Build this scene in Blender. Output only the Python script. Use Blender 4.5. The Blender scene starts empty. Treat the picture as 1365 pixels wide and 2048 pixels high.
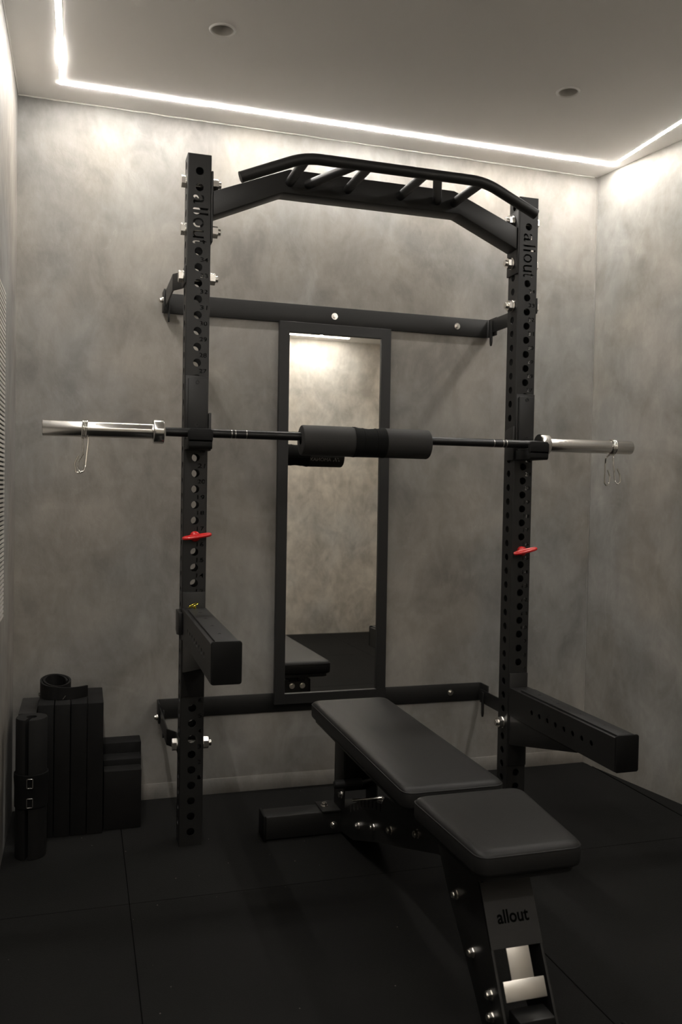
import bpy, bmesh, math, random
from mathutils import Vector, Matrix
from math import sin, cos, pi, radians, atan2, sqrt
random.seed(7)
SC = bpy.context.scene
COL = SC.collection

# ------------------------------------------------------------------ camera
def camera():
    pos = Vector((-.342, -2.7184, 1.1521)); yaw, pitch, roll, fpx = .2954, -.0264, .0187, 1700.
    f = Vector((sin(yaw)*cos(pitch), cos(yaw)*cos(pitch), sin(pitch)))
    r = Vector((cos(yaw), -sin(yaw), 0)); u = r.cross(f)
    r2 = cos(roll)*r + sin(roll)*u; u2 = -sin(roll)*r + cos(roll)*u
    cd = bpy.data.cameras.new('camera'); co = bpy.data.objects.new('camera', cd); COL.objects.link(co)
    co.matrix_world = Matrix(((r2.x, u2.x, -f.x, pos.x), (r2.y, u2.y, -f.y, pos.y), (r2.z, u2.z, -f.z, pos.z), (0, 0, 0, 1)))
    cd.sensor_fit = 'HORIZONTAL'; cd.sensor_width = 36; cd.lens = fpx/1365*36
    cd.clip_start = .02
    cd.dof.use_dof = True; cd.dof.focus_distance = 2.65; cd.dof.aperture_fstop = 7.0
    SC.camera = co
camera()

# ------------------------------------------------------------------ light and exposure
LED_STRENGTH = 99.0
LED_FAR_STRENGTH = 76.0
LED_COLOR = (1.0, .955, .90)
EXPOSURE = 0.15
SC.view_settings.view_transform = 'Standard'
SC.view_settings.look = 'None'
SC.view_settings.gamma = 1.0
SC.view_settings.exposure = EXPOSURE
SC.view_settings.use_curve_mapping = False
W = bpy.data.worlds.new('world'); SC.world = W; W.use_nodes = True
W.node_tree.nodes['Background'].inputs[0].default_value = (0, 0, 0, 1)
W.node_tree.nodes['Background'].inputs[1].default_value = 0
SC.cycles.use_denoising = True
SC.cycles.caustics_reflective = False
SC.cycles.max_bounces = 12
SC.cycles.diffuse_bounces = 6
SC.cycles.sample_clamp_indirect = 0

# ------------------------------------------------------------------ materials
def mat(name, color, rough=.5, metal=0., spec=.5, noise=None, bump=None, coat=0., aniso=0.):
    m = bpy.data.materials.new(name); m.use_nodes = True
    nt = m.node_tree; b = nt.nodes['Principled BSDF']
    b.inputs['Base Color'].default_value = (*color, 1)
    b.inputs['Roughness'].default_value = rough
    b.inputs['Metallic'].default_value = metal
    b.inputs['Specular IOR Level'].default_value = spec
    if coat: b.inputs['Coat Weight'].default_value = coat; b.inputs['Coat Roughness'].default_value = .1
    if aniso: b.inputs['Anisotropic'].default_value = aniso
    if noise or bump:
        tc = nt.nodes.new('ShaderNodeTexCoord')
    if noise:   # (scale, amount): gentle colour variation
        n = nt.nodes.new('ShaderNodeTexNoise'); n.inputs['Scale'].default_value = noise[0]; n.inputs['Detail'].default_value = 4
        nt.links.new(tc.outputs['Object'], n.inputs['Vector'])
        mx = nt.nodes.new('ShaderNodeMix'); mx.data_type = 'RGBA'
        a = noise[1]
        mx.inputs[6].default_value = (*[c*(1-a) for c in color], 1); mx.inputs[7].default_value = (*[c*(1+a) for c in color], 1)
        nt.links.new(n.outputs['Fac'], mx.inputs[0]); nt.links.new(mx.outputs[2], b.inputs['Base Color'])
    if bump:    # (scale, strength, distance)
        n = nt.nodes.new('ShaderNodeTexNoise'); n.inputs['Scale'].default_value = bump[0]; n.inputs['Detail'].default_value = 3
        nt.links.new(tc.outputs['Object'], n.inputs['Vector'])
        bp = nt.nodes.new('ShaderNodeBump'); bp.inputs['Strength'].default_value = bump[1]; bp.inputs['Distance'].default_value = bump[2]
        nt.links.new(n.outputs['Fac'], bp.inputs['Height']); nt.links.new(bp.outputs['Normal'], b.inputs['Normal'])
    return m

def plaster(name, dark, light, rot=0., seed=0., contrast=1.0):
    m = bpy.data.materials.new(name); m.use_nodes = True
    nt = m.node_tree; N = nt.nodes.new; L = nt.links.new; b = nt.nodes['Principled BSDF']
    tc = N('ShaderNodeTexCoord')
    def noise(scale, detail, dist=0., stretch=(1, 1, 1), angle=(0, 0, 0), rough=.55):
        mp = N('ShaderNodeMapping'); mp.inputs['Scale'].default_value = stretch; mp.inputs['Rotation'].default_value = angle
        mp.inputs['Location'].default_value = (seed, seed*1.7, seed*.3)
        L(tc.outputs['Object'], mp.inputs['Vector'])
        n = N('ShaderNodeTexNoise'); n.inputs['Scale'].default_value = scale; n.inputs['Detail'].default_value = detail
        n.inputs['Distortion'].default_value = dist; n.inputs['Roughness'].default_value = rough
        L(mp.outputs['Vector'], n.inputs['Vector']); return n.outputs['Fac']
    def rng(v, a, c, lo=0., hi=1.):
        r = N('ShaderNodeMapRange'); r.inputs[1].default_value = a; r.inputs[2].default_value = c
        r.inputs[3].default_value = lo; r.inputs[4].default_value = hi; r.interpolation_type = 'SMOOTHSTEP'
        L(v, r.inputs[0]); return r.outputs[0]
    def op(o, a, c):
        q = N('ShaderNodeMath'); q.operation = o
        for i, v in enumerate((a, c)):
            if isinstance(v, (int, float)): q.inputs[i].default_value = v
            else: L(v, q.inputs[i])
        return q.outputs[0]
    clouds = noise(1.9, 5, .9)
    mott = noise(5.5, 6, 1.2)
    brush = noise(9, 8, 1.1, (1, 1, .52), (0, radians(32), radians(10)), .62)
    brush2 = noise(11, 8, 1.1, (1, 1, .5), (0, radians(-52), 0), .62)
    fine = noise(60, 5, .6, (1, 1, .6), (0, radians(20), 0), .6)
    patch = rng(noise(3.4, 8, 2.0, (1, 1, .7), (0, radians(30), 0), .62), .60, .70)
    dab = rng(noise(8, 7, 1.4, (1, 1, .5), (0, radians(-22), 0), .6), .66, .72)
    v = op('ADD', op('MULTIPLY', rng(clouds, .3, .7), .38), op('MULTIPLY', rng(mott, .3, .7), .24))
    v = op('ADD', v, op('MULTIPLY', rng(brush, .35, .68), .18))
    v = op('ADD', v, op('MULTIPLY', rng(brush2, .4, .72), .14))
    v = op('ADD', v, op('MULTIPLY', patch, .14))
    v = op('ADD', v, op('MULTIPLY', dab, .16))
    v = op('ADD', v, op('MULTIPLY', op('SUBTRACT', fine, .35), .22))
    v = op('ADD', op('MULTIPLY', op('SUBTRACT', v, .5), contrast), .5)
    mx = N('ShaderNodeMix'); mx.data_type = 'RGBA'
    mx.inputs[6].default_value = (*dark, 1); mx.inputs[7].default_value = (*light, 1)
    L(v, mx.inputs[0])
    # warm and cool drift of the lime wash
    tint = N('ShaderNodeMix'); tint.data_type = 'RGBA'; tint.blend_type = 'MULTIPLY'; tint.inputs[0].default_value = 1
    tm = N('ShaderNodeMix'); tm.data_type = 'RGBA'
    tm.inputs[6].default_value = (1.035, 1.0, .95, 1); tm.inputs[7].default_value = (.975, 1.0, 1.02, 1)
    L(rng(noise(1.3, 3, .4), .35, .65), tm.inputs[0])
    L(mx.outputs[2], tint.inputs[6]); L(tm.outputs[2], tint.inputs[7]); L(tint.outputs[2], b.inputs['Base Color'])
    b.inputs['Roughness'].default_value = .62; b.inputs['Specular IOR Level'].default_value = .3
    bp = N('ShaderNodeBump'); bp.inputs['Strength'].default_value = .30; bp.inputs['Distance'].default_value = .004
    L(op('ADD', op('MULTIPLY', brush, .6), op('MULTIPLY', fine, .5)), bp.inputs['Height']); L(bp.outputs['Normal'], b.inputs['Normal'])
    return m

def rubber_floor():
    m = bpy.data.materials.new('rubber_floor'); m.use_nodes = True
    nt = m.node_tree; N = nt.nodes.new; L = nt.links.new; b = nt.nodes['Principled BSDF']
    tc = N('ShaderNodeTexCoord')
    n = N('ShaderNodeTexNoise'); n.inputs['Scale'].default_value = 300; n.inputs['Detail'].default_value = 2
    L(tc.outputs['Object'], n.inputs['Vector'])
    n2 = N('ShaderNodeTexNoise'); n2.inputs['Scale'].default_value = 3; n2.inputs['Detail'].default_value = 4
    L(tc.outputs['Object'], n2.inputs['Vector'])
    vo = N('ShaderNodeTexVoronoi'); vo.inputs['Scale'].default_value = 30
    L(tc.outputs['Object'], vo.inputs['Vector'])
    cr = N('ShaderNodeValToRGB'); cr.color_ramp.elements[0].position = .045; cr.color_ramp.elements[0].color = (.16, .15, .13, 1)
    cr.color_ramp.elements[1].position = .06; cr.color_ramp.elements[1].color = (0, 0, 0, 1)
    L(vo.outputs['Distance'], cr.inputs[0])
    gate = N('ShaderNodeMath'); gate.operation = 'GREATER_THAN'; gate.inputs[1].default_value = .90
    sep = N('ShaderNodeSeparateColor'); L(vo.outputs['Color'], sep.inputs[0]); L(sep.outputs[0], gate.inputs[0])
    g2 = N('ShaderNodeMix'); g2.data_type = 'RGBA'; g2.inputs[6].default_value = (0, 0, 0, 1)
    L(gate.outputs[0], g2.inputs[0]); L(cr.outputs[0], g2.inputs[7])
    mx = N('ShaderNodeMix'); mx.data_type = 'RGBA'; mx.inputs[6].default_value = (.005, .005, .0047, 1); mx.inputs[7].default_value = (.0115, .0112, .0102, 1)
    L(n2.outputs['Fac'], mx.inputs[0])
    ad = N('ShaderNodeMix'); ad.data_type = 'RGBA'; ad.blend_type = 'ADD'; ad.inputs[0].default_value = 1
    L(mx.outputs[2], ad.inputs[6]); L(g2.outputs[2], ad.inputs[7]); L(ad.outputs[2], b.inputs['Base Color'])
    b.inputs['Roughness'].default_value = .85; b.inputs['Specular IOR Level'].default_value = .16
    bp = N('ShaderNodeBump'); bp.inputs['Strength'].default_value = .5; bp.inputs['Distance'].default_value = .0015
    L(n.outputs['Fac'], bp.inputs['Height']); L(bp.outputs['Normal'], b.inputs['Normal'])
    return m

M = {}
M['plaster'] = plaster('grey_plaster', (.158, .149, .138), (.378, .361, .336), contrast=.95)
M['plaster_side'] = plaster('grey_plaster_side', (.180, .170, .156), (.410, .392, .364), seed=2.1, contrast=.95)
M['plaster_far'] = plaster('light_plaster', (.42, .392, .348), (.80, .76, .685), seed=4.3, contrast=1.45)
M['ceiling'] = mat('ceiling_paint', (.86, .845, .82), .85, spec=.2, noise=(2.0, .03))
M['bead'] = mat('ceiling_caulk', (.72, .70, .66), .6)
M['rubber'] = rubber_floor()
M['under'] = mat('floor_screed', (.02, .02, .019), .9)
M['powder'] = mat('black_powder_coat', (.0125, .0122, .0115), .45, spec=.42, noise=(60, .12), bump=(420, .25, .0006))
M['powder_dark'] = mat('satin_black_steel', (.008, .008, .0077), .4, spec=.42, bump=(420, .2, .0005))
M['plastic'] = mat('black_wear_plastic', (.017, .017, .0165), .5, spec=.4)
M['cap'] = mat('black_end_cap', (.005, .005, .0048), .6, spec=.2)
M['grip'] = mat('rubber_grip', (.012, .012, .012), .65, spec=.35)
M['leather'] = mat('black_vinyl', (.0155, .0152, .0147), .46, spec=.28, bump=(260, .18, .0006))
M['vinyl_side'] = mat('black_vinyl_edge', (.008, .008, .008), .5, spec=.4)
M['foam'] = mat('dark_grey_foam', (.024, .0232, .022), .7, spec=.3, bump=(500, .25, .0006))
M['foam_roll'] = mat('black_foam_roll', (.010, .0097, .0092), .75, spec=.25, bump=(500, .25, .0006))
M['elastic'] = mat('black_elastic', (.006, .006, .0058), .9, spec=.15, bump=(700, .5, .0008))
M['slab'] = mat('matt_black_slab', (.0085, .0081, .0076), .75, spec=.2, noise=(14, .3), bump=(90, .2, .001))
M['slab_b'] = mat('matt_black_slab_worn', (.0062, .006, .0057), .7, spec=.22, noise=(9, .35), bump=(60, .25, .001))
M['slab_grey'] = mat('dusty_grey_slab', (.03, .0288, .027), .8, spec=.2, noise=(12, .3))
M['slab_grey'] = mat('dusty_grey_slab', (.03, .0288, .027), .8, spec=.2, noise=(12, .3))
M['zinc'] = mat('zinc_bolt', (.78, .75, .70), .27, metal=1)
M['steel'] = mat('brushed_steel', (.62, .605, .575), .17, metal=1)
M['chrome'] = mat('chrome_wire', (.80, .78, .74), .12, metal=1)
M['stainless'] = mat('stainless_strip', (.78, .75, .70), .34, metal=1)
M['shaft'] = mat('black_bar_shaft', (.012, .012, .012), .3, metal=.3, bump=(900, .25, .0004))
M['ring_mark'] = mat('bare_ring_mark', (.5, .48, .45), .3, metal=1)
M['red'] = mat('red_coated_handle', (.62, .012, .012), .24, spec=.6, coat=.4)
M['brass'] = mat('yellow_ring_pin', (.72, .58, .07), .25, metal=1)
M['mirror'] = mat('mirror_silver', (.86, .85, .82), .004, metal=1)
M['frame'] = mat('black_mirror_frame', (.014, .0137, .0133), .45, spec=.42)
M['white_slat'] = mat('white_slat', (.74, .71, .66), .5)
M['dark_gap'] = mat('dark_vent_backing', (.03, .029, .027), .8)
M['downlight'] = mat('downlight_white', (.78, .765, .74), .6)
M['downlight_cup'] = mat('downlight_grey_cup', (.62, .60, .57), .5)
M['belt'] = mat('black_leather_belt', (.006, .0058, .0055), .55, spec=.3)
M['print'] = mat('grey_print', (.42, .41, .39), .6)
M['painted_cut'] = mat('painted_cut_out_shade', (.0015, .0015, .0015), .9, spec=.05)  # near-black colour paints the shade inside cut letters, nothing is cut
def led_mat(name, strength):
    m = bpy.data.materials.new(name); m.use_nodes = True
    b = m.node_tree.nodes['Principled BSDF']
    b.inputs['Base Color'].default_value = (.8, .8, .8, 1)
    b.inputs['Emission Color'].default_value = (*LED_COLOR, 1); b.inputs['Emission Strength'].default_value = strength
    return m
M['led'] = led_mat('led_diffuser', LED_STRENGTH)
M['led_side'] = led_mat('led_diffuser_side', LED_STRENGTH*1.25)
M['led_far'] = led_mat('led_diffuser_far', LED_FAR_STRENGTH)

# ------------------------------------------------------------------ mesh builder
class MB:
    def __init__(s): s.bm = bmesh.new()
    def _merge(s, b):
        me = bpy.data.meshes.new('t'); b.to_mesh(me); b.free(); s.bm.from_mesh(me); bpy.data.meshes.remove(me)
    def box(s, x0, x1, y0, y1, z0, z1, bev=0., seg=2, M4=None):
        b = bmesh.new(); bmesh.ops.create_cube(b, size=1)
        for v in b.verts: v.co = Vector(((x0+x1)/2+v.co.x*(x1-x0), (y0+y1)/2+v.co.y*(y1-y0), (z0+z1)/2+v.co.z*(z1-z0)))
        if bev: bmesh.ops.bevel(b, geom=list(b.edges), offset=bev, segments=seg, profile=.5, affect='EDGES')
        if M4: bmesh.ops.transform(b, matrix=M4, verts=b.verts)
        s._merge(b); return s
    def prism(s, poly, axis, a, b_, bev=0., M4=None):
        """polygon in the two other axes (x,y,z order), extruded along axis from a to b_"""
        b = bmesh.new(); o = [i for i in range(3) if i != axis]
        def vtx(p, t):
            c = [0, 0, 0]; c[o[0]] = p[0]; c[o[1]] = p[1]; c[axis] = t; return b.verts.new(c)
        A = [vtx(p, a) for p in poly]; B = [vtx(p, b_) for p in poly]; n = len(poly)
        b.faces.new(A[::-1]); b.faces.new(B)
        for i in range(n): b.faces.new((A[i], A[(i+1) % n], B[(i+1) % n], B[i]))
        bmesh.ops.recalc_face_normals(b, faces=b.faces)
        if bev: bmesh.ops.bevel(b, geom=list(b.edges), offset=bev, segments=2, profile=.5, affect='EDGES')
        if M4: bmesh.ops.transform(b, matrix=M4, verts=b.verts)
        s._merge(b); return s
    def cyl(s, p, q, r, seg=24, r2=None, bev=0.):
        p, q = Vector(p), Vector(q); d = q-p
        b = bmesh.new(); bmesh.ops.create_cone(b, cap_ends=True, segments=seg, radius1=r, radius2=r if r2 is None else r2, depth=d.length)
        if bev:
            es = [e for e in b.edges if len(e.link_faces) == 2 and any(len(f.verts) > 4 for f in e.link_faces)]
            bmesh.ops.bevel(b, geom=es, offset=bev, segments=3, profile=.5, affect='EDGES')
        R = d.to_track_quat('Z', 'Y').to_matrix().to_4x4()
        bmesh.ops.transform(b, matrix=Matrix.Translation((p+q)/2) @ R, verts=b.verts); s._merge(b); return s
    def lathe(s, prof, p, d, seg=32):
        """profile of (distance along d, radius) revolved about the axis through p"""
        p, d = Vector(p), Vector(d).normalized(); R = d.to_track_quat('Z', 'Y').to_matrix()
        b = bmesh.new(); rings = []
        for t, r in prof:
            if r < 1e-6: rings.append([b.verts.new(p+R @ Vector((0, 0, t)))])
            else: rings.append([b.verts.new(p+R @ Vector((r*cos(2*pi*i/seg), r*sin(2*pi*i/seg), t))) for i in range(seg)])
        for A, B in zip(rings, rings[1:]):
            for i in range(seg):
                j = (i+1) % seg
                if len(A) == 1 and len(B) == 1: continue
                if len(A) == 1: b.faces.new((A[0], B[i], B[j]))
                elif len(B) == 1: b.faces.new((A[i], A[j], B[0]))
                else: b.faces.new((A[i], A[j], B[j], B[i]))
        bmesh.ops.recalc_face_normals(b, faces=b.faces); s._merge(b); return s
    def tube(s, pts, r, seg=14, fil=0., closed=False, nf=5):
        pts = [Vector(p) for p in pts]
        if fil:
            out = []; n = len(pts); rg = range(n) if closed else range(1, n-1)
            if not closed: out.append(pts[0])
            for i in rg:
                a, c, e = pts[i-1], pts[i], pts[(i+1) % n]
                u, w = (a-c), (e-c); k = min(fil, u.length*.48, w.length*.48)
                A, B = c+u.normalized()*k, c+w.normalized()*k
                for t in range(nf+1):
                    f = t/nf; out.append((1-f)**2*A+2*f*(1-f)*c+f*f*B)
            if not closed: out.append(pts[-1])
            pts = out
        b = bmesh.new(); n = len(pts); rings = []; ref = None
        for i in range(n):
            if closed: d = (pts[(i+1) % n]-pts[i-1])
            else: d = pts[min(i+1, n-1)]-pts[max(i-1, 0)]
            d.normalize()
            if ref is None:
                ref = Vector((0, 0, 1)) if abs(d.z) < .9 else Vector((1, 0, 0))
            ref = (ref-d*ref.dot(d)).normalized(); w = d.cross(ref)
            rings.append([b.verts.new(pts[i]+r*(cos(2*pi*k/seg)*ref+sin(2*pi*k/seg)*w)) for k in range(seg)])
        for i in range(n if closed else n-1):
            A, B = rings[i], rings[(i+1) % n]
            for k in range(seg): b.faces.new((A[k], A[(k+1) % seg], B[(k+1) % seg], B[k]))
        if not closed: b.faces.new(rings[0][::-1]); b.faces.new(rings[-1])
        bmesh.ops.recalc_face_normals(b, faces=b.faces); s._merge(b); return s
    def ribbon(s, pts, half, z0, z1):
        """upright band following a plan path"""
        pts = [Vector((p[0], p[1])) for p in pts]; n = len(pts); Lp, Rp = [], []
        zs = [(z0, z1)]*n if not isinstance(z0, list) else list(zip(z0, z1))
        for i in range(n):
            d = (pts[min(i+1, n-1)]-pts[max(i-1, 0)]).normalized(); w = Vector((-d.y, d.x))*half
            Lp.append(pts[i]+w); Rp.append(pts[i]-w)
        b = bmesh.new(); rings = []
        for i in range(n):
            a, c = zs[i]
            rings.append([b.verts.new((Lp[i].x, Lp[i].y, a)), b.verts.new((Lp[i].x, Lp[i].y, c)), b.verts.new((Rp[i].x, Rp[i].y, c)), b.verts.new((Rp[i].x, Rp[i].y, a))])
        for A, B in zip(rings, rings[1:]):
            for k in range(4): b.faces.new((A[k], A[(k+1) % 4], B[(k+1) % 4], B[k]))
        b.faces.new(rings[0][::-1]); b.faces.new(rings[-1])
        bmesh.ops.recalc_face_normals(b, faces=b.faces); s._merge(b); return s
    def mesh(s, me, M4=None):
        b = bmesh.new(); b.from_mesh(me)
        if M4: bmesh.ops.transform(b, matrix=M4, verts=b.verts)
        s._merge(b); return s
    def build(s, name, m, parent=None, smooth=35, M4=None):
        if M4: bmesh.ops.transform(s.bm, matrix=M4, verts=s.bm.verts)
        me = bpy.data.meshes.new(name)
        if smooth:
            for f in s.bm.faces: f.smooth = True
            for e in s.bm.edges:
                e.smooth = len(e.link_faces) == 2 and e.calc_face_angle(0) < radians(smooth)
        s.bm.to_mesh(me); s.bm.free()
        me.materials.append(M[m]); o = bpy.data.objects.new(name, me); COL.objects.link(o)
        attach(o, parent); return o

def base_of(o):
    m = Matrix.Identity(4)
    while o is not None: m = Matrix.Translation(o.location) @ m; o = o.parent
    return m
def attach(o, parent):
    if parent is not None:
        o.parent = parent
        o.matrix_parent_inverse = base_of_root(parent).inverted()
def base_of_root(o):
    return Matrix.Translation(o.location) if o.type == 'EMPTY' else Matrix.Identity(4)
def tag(o, label, cat, group=None):
    o['label'] = label; o['category'] = cat
    if group: o['group'] = group
    return o
def thing(name, loc, label, cat, group=None):
    o = bpy.data.objects.new(name, None); COL.objects.link(o); o.location = loc; o.empty_display_size = .05
    return tag(o, label, cat, group)
def struct(o): o['kind'] = 'structure'; return o

def text_mesh(body, size=1.0, extrude=.0, bold=0.):
    cu = bpy.data.curves.new('txt', 'FONT'); cu.body = body; cu.size = size; cu.extrude = extrude; cu.resolution_u = 4; cu.offset = bold
    ob = bpy.data.objects.new('txt', cu); COL.objects.link(ob)
    dg = bpy.context.evaluated_depsgraph_get(); dg.update()
    me = bpy.data.meshes.new_from_object(ob.evaluated_get(dg))
    bpy.data.objects.remove(ob); bpy.data.curves.remove(cu)
    b = bmesh.new(); b.from_mesh(me); bmesh.ops.remove_doubles(b, verts=b.verts, dist=1e-5); bmesh.ops.recalc_face_normals(b, faces=b.faces); b.to_mesh(me); b.free()
    return me
def fit(me, w, h, sx0=0., sy0=0.):
    """scale flat text so that its box is w x h with its lower-left corner at (sx0, sy0); baseline-to-top box"""
    xs = [v.co.x for v in me.vertices]; ys = [v.co.y for v in me.vertices]
    a, c, e, g = min(xs), max(xs), min(ys), max(ys)
    for v in me.vertices:
        v.co.x = sx0+(v.co.x-a)/(c-a)*w; v.co.y = sy0+(v.co.y-e)/(g-e)*h
    return me
def cut(me_a, me_b):
    a = bpy.data.objects.new('a', me_a); b = bpy.data.objects.new('b', me_b); COL.objects.link(a); COL.objects.link(b)
    md = a.modifiers.new('c', 'BOOLEAN'); md.operation = 'DIFFERENCE'; md.object = b; md.solver = 'EXACT'; md.use_self = False
    dg = bpy.context.evaluated_depsgraph_get(); dg.update()
    me = bpy.data.meshes.new_from_object(a.evaluated_get(dg))
    bpy.data.objects.remove(a); bpy.data.objects.remove(b); return me

# ------------------------------------------------------------------ room
D, H = .444, 2.49
XL, YF = -.569, -3.38
def XR(y): return 1.728+.165*(D-y)
T = .1
struct(MB().prism([(XL-T, D+T), (XR(D)+T, D+T), (XR(YF)+T+.05, YF-T), (XL-T, YF-T)], 2, -.112, -.012).build('floor', 'rubber', smooth=0))
struct(MB().box(XL-T, XR(D)+T, D, D+T, -.012, H).build('wall_back', 'plaster', smooth=0))
struct(MB().box(XL-T, XL, YF, D, -.012, H).build('wall_left', 'plaster', smooth=0))
struct(MB().prism([(XR(D), D), (XR(D)+T, D), (XR(YF)+T, YF), (XR(YF), YF)], 2, -.012, H).build('wall_right', 'plaster_side', smooth=0))
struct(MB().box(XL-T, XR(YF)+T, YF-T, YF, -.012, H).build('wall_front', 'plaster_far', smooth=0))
# plain plaster plinth at the foot of the back wall
struct(MB().box(XL, XR(D)-.003, D-.0025, D, 0, .058, .001).build('baseboard_back', 'plaster'))
# rough caulk line where wall and ceiling meet
def bead():
    mb = MB(); x = XL
    pts = []
    while x < XR(D):
        pts.append((x, D-.001, H-.001-random.random()*.002)); x += .03
    mb.tube(pts, .0028, 6); return mb
struct(bead().build('trim_1', 'bead'))
struct(MB().tube([(XL+.001, D-.02-i*.05, H-.001-random.random()*.002) for i in range(50)], .0025, 6).build('trim_2', 'bead'))
struct(MB().tube([(XR(D)-.002, D-.002, z) for z in (.06, .5, 1, 1.5, 2, H-.005)], .003, 6).build('trim_3', 'plaster'))

# ceiling with two round openings for the downlights
DL = [(.036, -.195), (1.192, -.187)]
cm = MB().prism([(XL-T, D+T), (XR(D)+T, D+T), (XR(YF)+T+.05, YF-T), (XL-T, YF-T)], 2, H, H+.1).build('ceiling', 'ceiling', smooth=0)
tmp = MB()
for x, y in DL: tmp.cyl((x, y, H-.05), (x, y, H+.075), .032, 32)
cb = tmp.build('t', 'ceiling'); old = cm.data
cm.data = cut(cm.data, cb.data); bpy.data.objects.remove(cb); struct(cm)
for (x, y), lab in zip(DL, ('unlit round recessed downlight in the ceiling nearer the rack upright beside the slabs',
                            'unlit round recessed downlight in the ceiling towards the bare side wall')):
    r = thing('downlight', (x, y, H), lab, 'downlight', 'recessed ceiling downlights')
    MB().lathe([(0, .031), (.0035, .0325), (.004, .036), (.002, .039), (0, .0395), (0, .031)], (x, y, H), (0, 0, -1), 40).build('trim_ring', 'downlight', r)
    MB().lathe([(0, .031), (-.02, .029), (-.05, .022), (-.0505, .0)], (x, y, H), (0, 0, -1), 32).build('reflector', 'downlight_cup', r)
    MB().cyl((x, y, H+.044), (x, y, H+.049), .018, 24).build('lens', 'dark_gap', r)

# LED strips: a thin profile flush under the ceiling with a slightly proud diffuser
def led(p, q, label, sag=None, m='led', hw=.0100, proud=.0024):
    p, q = Vector((*p, H)), Vector((*q, H)); d = (q-p).normalized(); w = Vector((-d.y, d.x, 0))
    r = thing('led_strip', p, label, 'LED light', 'ceiling LED strips')
    def bar(hw, top, bot, n, m, name):
        b = bmesh.new(); rings = []
        for i in range(n+1):
            t = i/n; c = p.lerp(q, t); dz = 0
            if sag:
                s = (c-p).length; dz = sag[2]*max(0, 1-abs(s-sag[0])/sag[1])**1.2 if abs(s-sag[0]) < sag[1] else 0
            rings.append([b.verts.new(c+w*o+Vector((0, 0, z-dz))) for o, z in ((-hw, top), (hw, top), (hw, bot), (-hw, bot))])
        for A, B in zip(rings, rings[1:]):
            for k in range(4): b.faces.new((A[k], A[(k+1) % 4], B[(k+1) % 4], B[k]))
        b.faces.new(rings[0][::-1]); b.faces.new(rings[-1]); bmesh.ops.recalc_face_normals(b, faces=b.faces)
        mb = MB(); mb._merge(b); o = mb.build(name, m, r, smooth=0); return o
    bar(hw+.0025, 0, -.0006, 1, 'downlight', 'profile')
    bar(hw, -.0006, -proud, 40 if sag else 1, m, 'diffuser')
LYB = .303
led((-.431, LYB), (1.7165, LYB), 'glowing LED strip in the ceiling along the wall that holds the mirror')
led((-.4215, LYB-.0125), (-.4215-.0, -3.2), 'glowing LED strip in the ceiling along the wall with the slatted vent', (.19, .15, .0009), 'led_side', .0075, .0013)
led((1.704, LYB-.0125), (1.60, -3.2), 'glowing LED strip in the ceiling running down the bare side wall', hw=.0070, proud=.0014)
led((-.411, -3.22), (1.85, -3.22), 'glowing LED strip over the opposite wall, its end seen in the mirror', m='led_far')

# rubber mats, 1 m grid with hairline gaps
def mat_piece(poly, label):
    o = MB().prism(poly, 2, -.012, 0, .0012).build('rubber_mat', 'rubber', smooth=0)
    tag(o, label, 'floor mat', 'black rubber floor mats')
g = .0012; s1, s2, s3, sy = -.208, .778, 1.737, -.342
def rect(a, b, c, d): return [(a+g, c+g), (b-g, c+g), (b-g, d-g), (a+g, d-g)]
mat_piece(rect(XL, s1, sy, D), 'black rubber floor mat under the dark slabs in the corner')
mat_piece(rect(s1, s2, sy, D), 'black rubber floor mat under the rear foot of the bench')
mat_piece(rect(s2, s3-.002, sy, D), 'black rubber floor mat under the rack upright nearer the bare side wall')
mat_piece([(s3+g, XR(0)*0+.385), (XR(.385)-.001, .385), (XR(sy)-g, sy+g), (s3+g, sy+g)], 'narrow wedge of black rubber mat along the foot of the bare side wall')
mat_piece(rect(XL, s1, sy-1, sy), 'black rubber floor mat in front of the dark slabs, against the vent wall')
mat_piece(rect(s1, s2, sy-1, sy), 'black rubber floor mat under the bench seat and its front leg')
mat_piece(rect(s2, s3, sy-1, sy), 'empty black rubber floor mat beneath the end of the spotter arm by the side wall')
mat_piece([(s3+g, sy-g), (XR(sy)-g, sy-g), (XR(sy-1)-g, sy-1+g), (s3+g, sy-1+g)], 'strip of black rubber mat by the side wall, nearest the camera')
mat_piece(rect(s2, s3, sy-2, sy-1), 'black rubber mat seen in the mirror, behind the bench reflection')
mat_piece([(s3+g, sy-1-g), (XR(sy-1)-g, sy-1-g), (XR(sy-2)-g, sy-2+g), (s3+g, sy-2+g)], 'black rubber mat seen in the mirror near its upright frame edge')
mat_piece(rect(s2, s3, YF, sy-2), 'black rubber mat touching the opposite wall in the mirror, behind the bench pad')
mat_piece([(s3+g, sy-2-g), (XR(sy-2)-g, sy-2-g), (XR(YF)-g, YF+g), (s3+g, YF+g)], 'black rubber mat touching the opposite wall in the mirror, far corner')

# slatted vent on the left wall
def vent():
    r = thing('wall_vent', (XL, -.045, .76), 'white slatted vent grille with dark gaps on the side wall', 'vent')
    y0, y1, z0, z1 = -1.0, -.045, .757, 1.708
    MB().box(XL, XL+.003, y0, y1, z0, z1).build('backing', 'dark_gap', r)
    mb = MB(); n = 73; p = (z1-z0)/n
    for i in range(n):
        z = z0+(i+.5)*p
        mb.box(XL+.003, XL+.007, y0, y1, z-.0034, z-.0003); mb.box(XL+.003, XL+.007, y0, y1, z+.0003, z+.0034)
        mb.box(XL+.003, XL+.0055, y0, y1, z-.0004, z+.0004)
    mb.build('slats', 'white_slat', r, smooth=0)
vent()

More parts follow.
